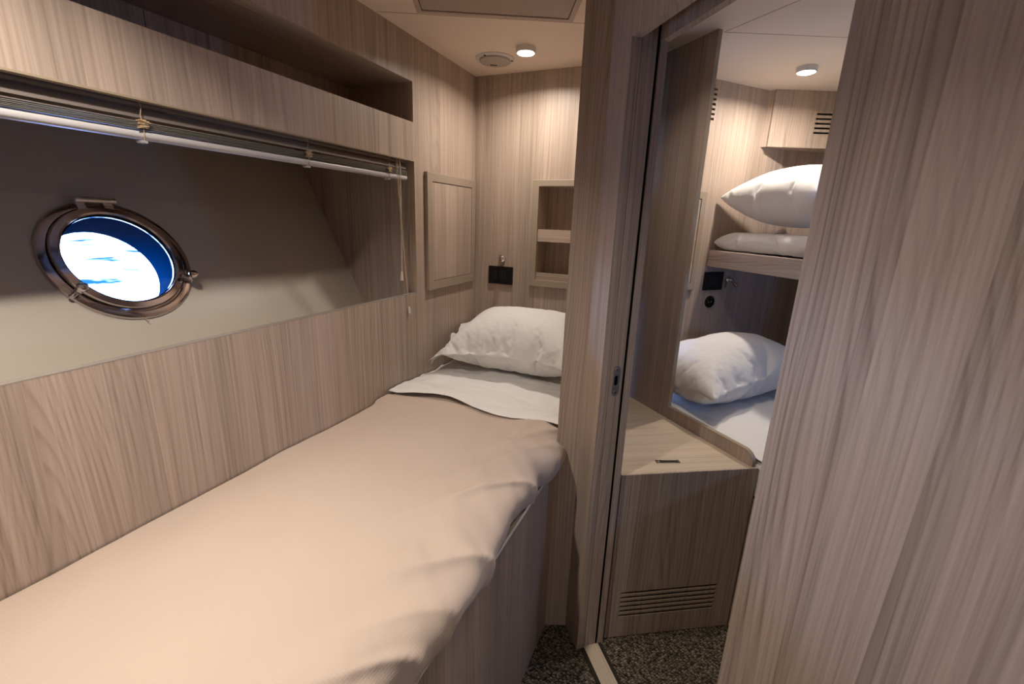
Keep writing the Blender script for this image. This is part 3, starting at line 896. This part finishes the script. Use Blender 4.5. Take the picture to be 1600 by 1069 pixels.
# ------------------------------------------------------------------ pillows (inflated with the cloth solver, then kept as plain meshes)
def pillow(name, w, d, mat4, colliders, label, group=None, pressure=3.0, frames=45, nu=44, nv=32, gravity=0.15, flap=0.0, seed=1, mass=0.01, shrink=0.0, initial=0.02, bend=0.05):
    rs = random.Random(seed)
    bm = BM()
    grid = {}
    for side in (0, 1):
        for i in range(nu + 1):
            for j in range(nv + 1):
                edge = i in (0, nu) or j in (0, nv)
                if edge and side == 1:
                    grid[1, i, j] = grid[0, i, j]; continue
                u, v = i / nu - 0.5, j / nv - 0.5
                z = 0 if edge else (initial if side == 0 else -initial) * (1 - (2 * u) ** 4) * (1 - (2 * v) ** 4) + rs.uniform(-0.0012, 0.0012)
                grid[side, i, j] = bm.verts.new((u * w, v * d, z))
    for side in (0, 1):
        for i in range(nu):
            for j in range(nv):
                q = [grid[side, i, j], grid[side, i + 1, j], grid[side, i + 1, j + 1], grid[side, i, j + 1]]
                bm.faces.new(q if side == 0 else q[::-1])
    n0 = len(bm.verts)
    if flap:
        nf = 4
        for lay in (0, 1):
            prev = [grid[0, 0, j] for j in range(nv + 1)]
            for k in range(1, nf + 1):
                cur = []
                for j in range(nv + 1):
                    v = j / nv - 0.5
                    cur.append(bm.verts.new((-w / 2 - flap * k / nf, v * d, (0.004 if lay == 0 else -0.004) * k / nf + rs.uniform(-0.001, 0.001))))
                for j in range(nv): bm.faces.new((prev[j], prev[j + 1], cur[j + 1], cur[j]))
                prev = cur
    me = bpy.data.meshes.new(name)
    if not flap: bmesh.ops.recalc_face_normals(bm, faces=bm.faces)
    bm.verts.index_update()
    bm.to_mesh(me); bm.free()
    uvl = me.uv_layers.new(name='UVMap')
    for lp in me.loops:
        p = me.vertices[lp.vertex_index].co
        uvl.data[lp.index].uv = (p.x + (0.0 if p.z >= 0 else 2.0), p.y)
    o = bpy.data.objects.new(name, me); COL.objects.link(o)
    me.transform(mat4)
    vg = o.vertex_groups.new(name='air')
    vg.add(list(range(n0)), 1.0, 'REPLACE')
    cols = []
    for cb in colliders:
        bmc = BM(); cb(bmc)
        bmesh.ops.recalc_face_normals(bmc, faces=bmc.faces)
        cme = bpy.data.meshes.new('tmp'); bmc.to_mesh(cme); bmc.free()
        co = bpy.data.objects.new('tmp', cme); COL.objects.link(co)
        cm = co.modifiers.new('c', 'COLLISION'); co.collision.thickness_outer = 0.004; co.collision.cloth_friction = 20
        cols.append(co)
    md = o.modifiers.new('cloth', 'CLOTH')
    st = md.settings
    st.quality = 7; st.mass = mass
    st.tension_stiffness = 18; st.compression_stiffness = 18; st.shear_stiffness = 8; st.bending_stiffness = bend
    st.tension_damping = 6; st.compression_damping = 6; st.shear_damping = 6; st.bending_damping = 0.6
    st.air_damping = 2.0
    st.use_pressure = True; st.uniform_pressure_force = pressure; st.pressure_factor = 1.0
    st.vertex_group_pressure = 'air'
    st.shrink_min = shrink
    st.effector_weights.gravity = gravity
    md.collision_settings.distance_min = 0.004; md.collision_settings.use_self_collision = False
    md.collision_settings.collision_quality = 4
    md.point_cache.frame_start = 1; md.point_cache.frame_end = frames + 2
    for f in range(1, frames + 1):
        S.frame_set(f)
    dg = bpy.context.evaluated_depsgraph_get()
    ev = o.evaluated_get(dg)
    nm = bpy.data.meshes.new_from_object(ev)
    o.modifiers.clear()
    o.vertex_groups.clear()
    for co in cols: bpy.data.objects.remove(co, do_unlink=True)
    o.data = nm
    S.frame_set(1)
    nm.materials.clear(); nm.materials.append(PILLOWM)
    xs = [v.co for v in nm.vertices]
    l = Vector(((min(v.x for v in xs) + max(v.x for v in xs)) / 2, (min(v.y for v in xs) + max(v.y for v in xs)) / 2, min(v.z for v in xs)))
    nm.transform(Matrix.Translation(-l)); o.location = l
    for p in nm.polygons: p.use_smooth = True
    sb = o.modifiers.new('smooth', 'SUBSURF'); sb.levels = 1; sb.render_levels = 2
    tag(o, label, 'pillow', group)
    return o

def frame4(o, x, y, z):
    m = Matrix.Identity(4)
    for i in range(3): m[i][0], m[i][1], m[i][2], m[i][3] = x[i], y[i], z[i], o[i]
    return m
def pose(o, azx, tilt, rollx=0.0):
    """x axis along azimuth azx, the y axis (depth) raised by tilt"""
    r = D2R(azx); x = Vector((math.sin(r), math.cos(r), 0)); y0 = Vector((-x.y, x.x, 0))
    y = y0 * math.cos(D2R(tilt)) + Vector((0, 0, math.sin(D2R(tilt))))
    z = x.cross(y)
    if rollx:
        R = Matrix.Rotation(D2R(rollx), 3, y); x = R @ x; z = R @ z
    return frame4(Vector(o), x, y, z)

def flat_box(x0, x1, y0, y1, z0, z1):
    return lambda b: box(b, WORLD, x0, x1, y0, y1, z0, z1)
pillow('pillow', 0.60, 0.43, pose((-0.668, 1.702, 0.830), 90, 24),
       [flat_box(-1.5, 0.2, 0.6, 2.5, 0.5, 0.754), flat_box(-1.5, 0.2, YB, 2.3, 0.3, 1.9), flat_box(-1.4, XL, 0.5, 2.3, 0.3, 1.9)],
       'white pillow leaning on the back wall at the head of the near berth', None, pressure=13, flap=0.065, seed=3, shrink=-0.10, nu=64, nv=50, gravity=0.45, bend=0.35)

# ------------------------------------------------------------------ strike plate on the jamb
sp = Fr((*jamb(0.046), 0), 0); sp.a = Vector((JD.x, JD.y, 0)); sp.b = Vector((JD.y, -JD.x, 0))
t = thing('strike_plate', sp.p(0, 0, 0.905), 'oblong steel strike plate with dark slot on the door jamb', 'strike plate')
def oblong(w, z0, z1, n=10):
    r = w / 2
    return [(r * math.cos(math.pi * k / n), z1 - r + r * math.sin(math.pi * k / n)) for k in range(n + 1)] + [(-r * math.cos(math.pi * k / n), z0 + r - r * math.sin(math.pi * k / n)) for k in range(n + 1)]
bm = BM(); holed(bm, sp, oblong(0.0195, 0.906, 0.993), [oblong(0.011, 0.936, 0.965)], 0.0002, 0.0018); obj('plate', bm, STEEL, t)
bm = BM(); holed(bm, sp, oblong(0.011, 0.936, 0.965), [], 0.0001, 0.0005); obj('latch_slot', bm, RUBBER, t)
for z in (0.916, 0.982):
    bm = BM(); lathe(bm, sp.p(0, 0.0018, z), sp.b, [(0.0042, 0), (0.0035, 0.0008), (0, 0.001)], 16); so = obj('screw', bm, CHROME, t, smooth=True)

# ------------------------------------------------------------------ locker beside the next berth
K1, K2 = Vector((-0.1455, 1.2455)), Vector((0.2455, 1.4855))
ka = (K2 - K1).normalized(); KF = Fr((K1.x, K1.y, 0), math.degrees(math.atan2(ka.x, ka.y))); KF.b = Vector((-ka.y, ka.x, 0)); kl = (K2 - K1).length
t = thing('locker', KF.p(kl / 2, 0.1), 'low wooden seat locker with louvred front just inside the doorway', 'cabinet')
bm = BM()
g0 = (Vector((-0.1085, 1.2683)) - K1).length; g1 = (Vector((0.1865, 1.4494)) - K1).length
holed(bm, KF, rect(0.001, 0.004, kl, 0.6329), [rect(g0, 0.0870 + 0.0185 * k, g1, 0.0970 + 0.0185 * k) for k in range(6)], 0.001, 0.0075)
fr_ = obj('front_panel', bm, WOOD, t, off=(6.1, 0.2))
bm = BM(); box(bm, KF, g0 - 0.01, g1 + 0.01, 0.0076, 0.012, 0.075, 0.205); obj('louvre_backing', bm, plain('slot_shade', (0.02, 0.012, 0.009), 0.9, spec=0.1), fr_)  # backing coloured dark to stand for the shade inside the slots
for k in range(6):
    bm = BM(); box(bm, KF, g0, g1, 0.0015, 0.0075, 0.0862 + 0.0185 * k, 0.0876 + 0.0185 * k); obj('louvre', bm, EDGE, fr_)
bm = BM()
P1, P2 = FF.p(0.004, -0.0008), FF.p(le - 0.002, -0.0008)
Q1 = KF.p(0, 0.0078); Q2 = KF.p(kl, 0.0078)
prism(bm, [Q1[:2], Q2[:2], P2[:2], (P1.x + 0.012, P1.y - 0.014)], 0.615, 0.633)
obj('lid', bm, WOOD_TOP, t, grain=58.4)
fp = Fr((-0.0245, 1.3965, 0.633), 62)
fp.b = Vector((-fp.a.y, fp.a.x, 0))
bm = BM(); box(bm, fp, -0.040, 0.040, -0.010, 0.010, -0.001, 0.0016); fh = obj('flush_pull', bm, GREYH, t, bevel=0.001)
bm = BM(); box(bm, fp, -0.026, 0.030, -0.0065, 0.0065, 0.0016, 0.0022); obj('pull_recess', bm, BLACK2, fh)
bm = BM(); tube(bm, [fp.p(-0.022, 0.003, 0.0028), fp.p(0.028, 0.003, 0.0028)], 0.0022, 8); obj('pull_bar', bm, CHROME, fh, smooth=True)
bm = BM(); lathe(bm, fp.p(-0.033, 0, 0.0016), (0, 0, 1), [(0.006, 0), (0.006, 0.0016), (0.004, 0.0022), (0, 0.0022)], 18); obj('pull_button', bm, CHROME, fh, smooth=True)

# ------------------------------------------------------------------ berth of the neighbouring cabin
def berth_poly(inset, away=0.0):
    a = FF.p(0.03, 0.016 + inset); b_ = FF.p(1.05, 0.016 + inset)
    c = HW.p(1.0, -inset); d_ = CR + (-VF.b + -HW.b) * inset; e = VF.p(vt0 + 0.03, -inset)
    return [a[:2], b_[:2], c[:2], d_[:2], e[:2]]
bm = BM(); prism(bm, berth_poly(0.004), 0.0, 0.52)
o = obj('berth_base', bm, WOOD)
tag(o, 'wooden berth base in the neighbouring cabin below the lower mattress', 'bed')
bm = BM(); prism(bm, berth_poly(0.006), 0.5205, 0.640)
bmesh.ops.triangulate(bm, faces=[f for f in bm.faces if len(f.verts) > 4])
o = obj('mattress', bm, SHEETM, bevel=0.012)
tag(o, 'mattress of the lower bunk in the neighbouring cabin', 'mattress')
# sheet surface
bm = BM()
rows = []
for i in range(61):
    row = []
    for j in range(61):
        u, v = i / 60, j / 60
        p = FF.p(0.03 + u * 1.02, 0.024 + v * 0.62)
        z = 0.655 + 0.010 * fbm(p.x * 6, p.y * 5, 2.2, 3) + 0.006 * math.sin(v * 3.1) + 0.008 * (1 - abs(fbm(p.x * 5 + p.y * 3, p.y * 2, 8.0, 2)) * 2)
        row.append(bm.verts.new((p.x, p.y, z)))
    rows.append(row)
for a, b in zip(rows, rows[1:]):
    for j in range(60): bm.faces.new((a[j], a[j + 1], b[j + 1], b[j]))
cloth_obj('bed_sheet', bm, SHEETM, 0.003, 'white sheet on the lower bunk seen past the low wooden lee board', 'sheet', lambda p: (p.x, p.y))

# upper bunk
bt = fp_b = Vector((0.009, 2.376))
UB = Fr((0.0085, 2.3775, 0), 180 + AZD); UB.b = Vector((math.sin(D2R(90 + AZD)), math.cos(D2R(90 + AZD)), 0))
t = thing('upper_bunk', UB.p(0.4, 0.2, 1.19), 'upper bunk board holding two stacked white pillows', 'bunk bed')
bm = BM(); box(bm, UB, 0.001, 1.15, 0, 0.018, 1.192, 1.268); obj('front_board', bm, WOOD, t, grain='h', bevel=0.002)
def bunk_poly(i):
    return [UB.p(0.012, 0.018 + i)[:2], UB.p(1.15, 0.018 + i)[:2], HW.p(0.95, -0.004 - i)[:2], (CR + (-VF.b - HW.b) * (0.004 + i))[:2], VF.p(0.118 + 0.02 + i, -0.004 - i)[:2]]
bm = BM(); prism(bm, bunk_poly(0), 1.193, 1.208); obj('base_board', bm, WOOD, t, grain=141)
bm = BM(); prism(bm, bunk_poly(0.006), 1.2085, 1.258)
o = obj('mattress', bm, SHEETM)
tag(o, 'thin mattress inside the upper bunk of the neighbouring cabin', 'mattress')

def world_prism(pts, z0, z1):
    return lambda b: prism(b, pts, z0, z1)
wallcol = lambda b: box(b, VF, vt0, vt1 + .3, 0, 0.2, 0.3, 1.98)
big = [UB.p(-0.6, -0.0)[:2], UB.p(1.4, -0.0)[:2], UB.p(1.4, 1.2)[:2], UB.p(-0.6, 1.2)[:2]]
# lower pillow of the stack
c = UB.p(0.262, 0.200, 1.295)
pl = pillow('pillow', 0.54, 0.38, pose(c, 180 + AZD, 0), [world_prism(big, 1.0, 1.262), wallcol, world_prism(big, 1.362, 1.6)], 'flat white pillow lying on the upper bunk board, lower one of the stack', 'bunk pillows', pressure=40, frames=40, shrink=-0.02, gravity=0.4, seed=11, initial=0.02)
c = UB.p(0.246, 0.205, 1.445)
pillow('pillow', 0.56, 0.44, pose(c, 180 + AZD + 4, 0), [world_prism(big, 1.0, 1.344), wallcol], 'plump white pillow on top of the stack in the upper bunk', 'bunk pillows', pressure=80, frames=50, seed=21, initial=0.02)
# pillow on the lower bunk
fcol = lambda b: box(b, FF, -0.3, lc, -0.25, 0.018, 0.3, 1.9)
leeb = lambda b: box(b, FF, 0.0, 1.2, -0.1, 0.018, 0.3, 0.70)
pillow('pillow', 0.74, 0.47, pose((0.128, 2.065, 0.725), 37, 6, -7), [world_prism([FF.p(-0.5, -0.5)[:2], FF.p(1.5, -0.5)[:2], FF.p(1.5, 1.5)[:2], FF.p(-0.5, 1.5)[:2]], 0.4, 0.664), wallcol, leeb, fcol],
       'white pillow lying on the lower bunk behind the low lee board', None, pressure=12, frames=55, seed=31, shrink=-0.05, nu=60, nv=46, gravity=1.6)

# overhead cabinet
CF = Fr((0.194, 2.531, 0), 67); CF.b = Vector((-CF.a.y, CF.a.x, 0))
t = thing('overhead_cabinet', CF.p(0.3, 0.02, 1.745), 'wooden overhead cabinet with dark vent slots in the corner of the neighbouring cabin', 'cabinet')
bm = BM()
vs0 = 0.203
holed(bm, CF, rect(0, 1.746, 0.74, ZC - 0.001), [rect(vs0, 1.8075 + 0.0198 * k, vs0 + 0.125, 1.8160 + 0.0198 * k) for k in range(5)], 0, 0.012)
cdr = obj('door', bm, WOOD, t, off=(1.1, 0.3))
bm = BM(); box(bm, CF, vs0 - 0.006, vs0 + 0.131, 0.0121, 0.016, 1.80, 1.905); obj('vent_backing', bm, BLACK, cdr)
bm = BM(); w0 = VF.p(0.3415, -0.0005); 
q = [CF.p(0.0005, 0.0122)[:2], CF.p(0.7395, 0.0122)[:2], HW.p(0.60, -0.001)[:2], (CR + (-VF.b - HW.b) * 0.001)[:2], w0[:2]]
prism(bm, q, 1.747, ZC - 0.001); obj('body', bm, WOOD, t, grain='v')

# vent slots, switch plate, socket, lamp and cabinet frame on the head wall of that cabin
bm = BM(); box(bm, VF, -0.058, 0.030, 0.0165, 0.020, 1.82, 1.96)
o = obj('air_vent', bm, BLACK); tag(o, 'column of short dark vent slots high on the wall past the door', 'vent')
plate(VF, 0.0995, 0.2215, 1.0735, 1.163, 'black switch plate on the wall under the upper bunk', None)
t = thing('wall_socket', VF.p(0.160, 0, 0.985), 'round black socket on the wall below the switch plate in the lower bunk', 'socket')
bm = BM(); lathe(bm, VF.p(0.160, 0, 1.014), -VF.b, [(0, 0.0002), (0.030, 0.0002), (0.030, 0.006), (0.027, 0.009), (0.022, 0.009), (0.021, 0.004), (0, 0.004)], 36); obj('bezel', bm, BLACK, t, smooth=True)
for s in (-0.009, 0.009):
    bm = BM(); lathe(bm, VF.p(0.160 + s, -0.004, 1.014), -VF.b, [(0.0026, 0), (0.0026, 0.0005), (0, 0.0005)], 12); obj('contact', bm, STEEL, t)
reading_lamp(VF, 0.262, 1.125, (0.75, -0.55, -0.75), 'small chrome reading lamp under the upper bunk beside the black switch plate', 0.016)
t = thing('wall_cabinet', VF.p(-0.16, 0, 1.08), 'beige framed wall cabinet in the neighbouring cabin, mostly behind the wooden partition', 'cabinet')
bm = BM(); holed(bm, VF, rect(-0.345, 1.080, 0.034, 1.528), [rect(-0.312, 1.112, 0.004, 1.496)], -0.015, -0.0003); obj('frame', bm, BEIGE, t, bevel=0.0015)
bm = BM(); box(bm, VF, -0.310, 0.002, -0.012, -0.0004, 1.114, 1.494); obj('door', bm, WOOD, t)
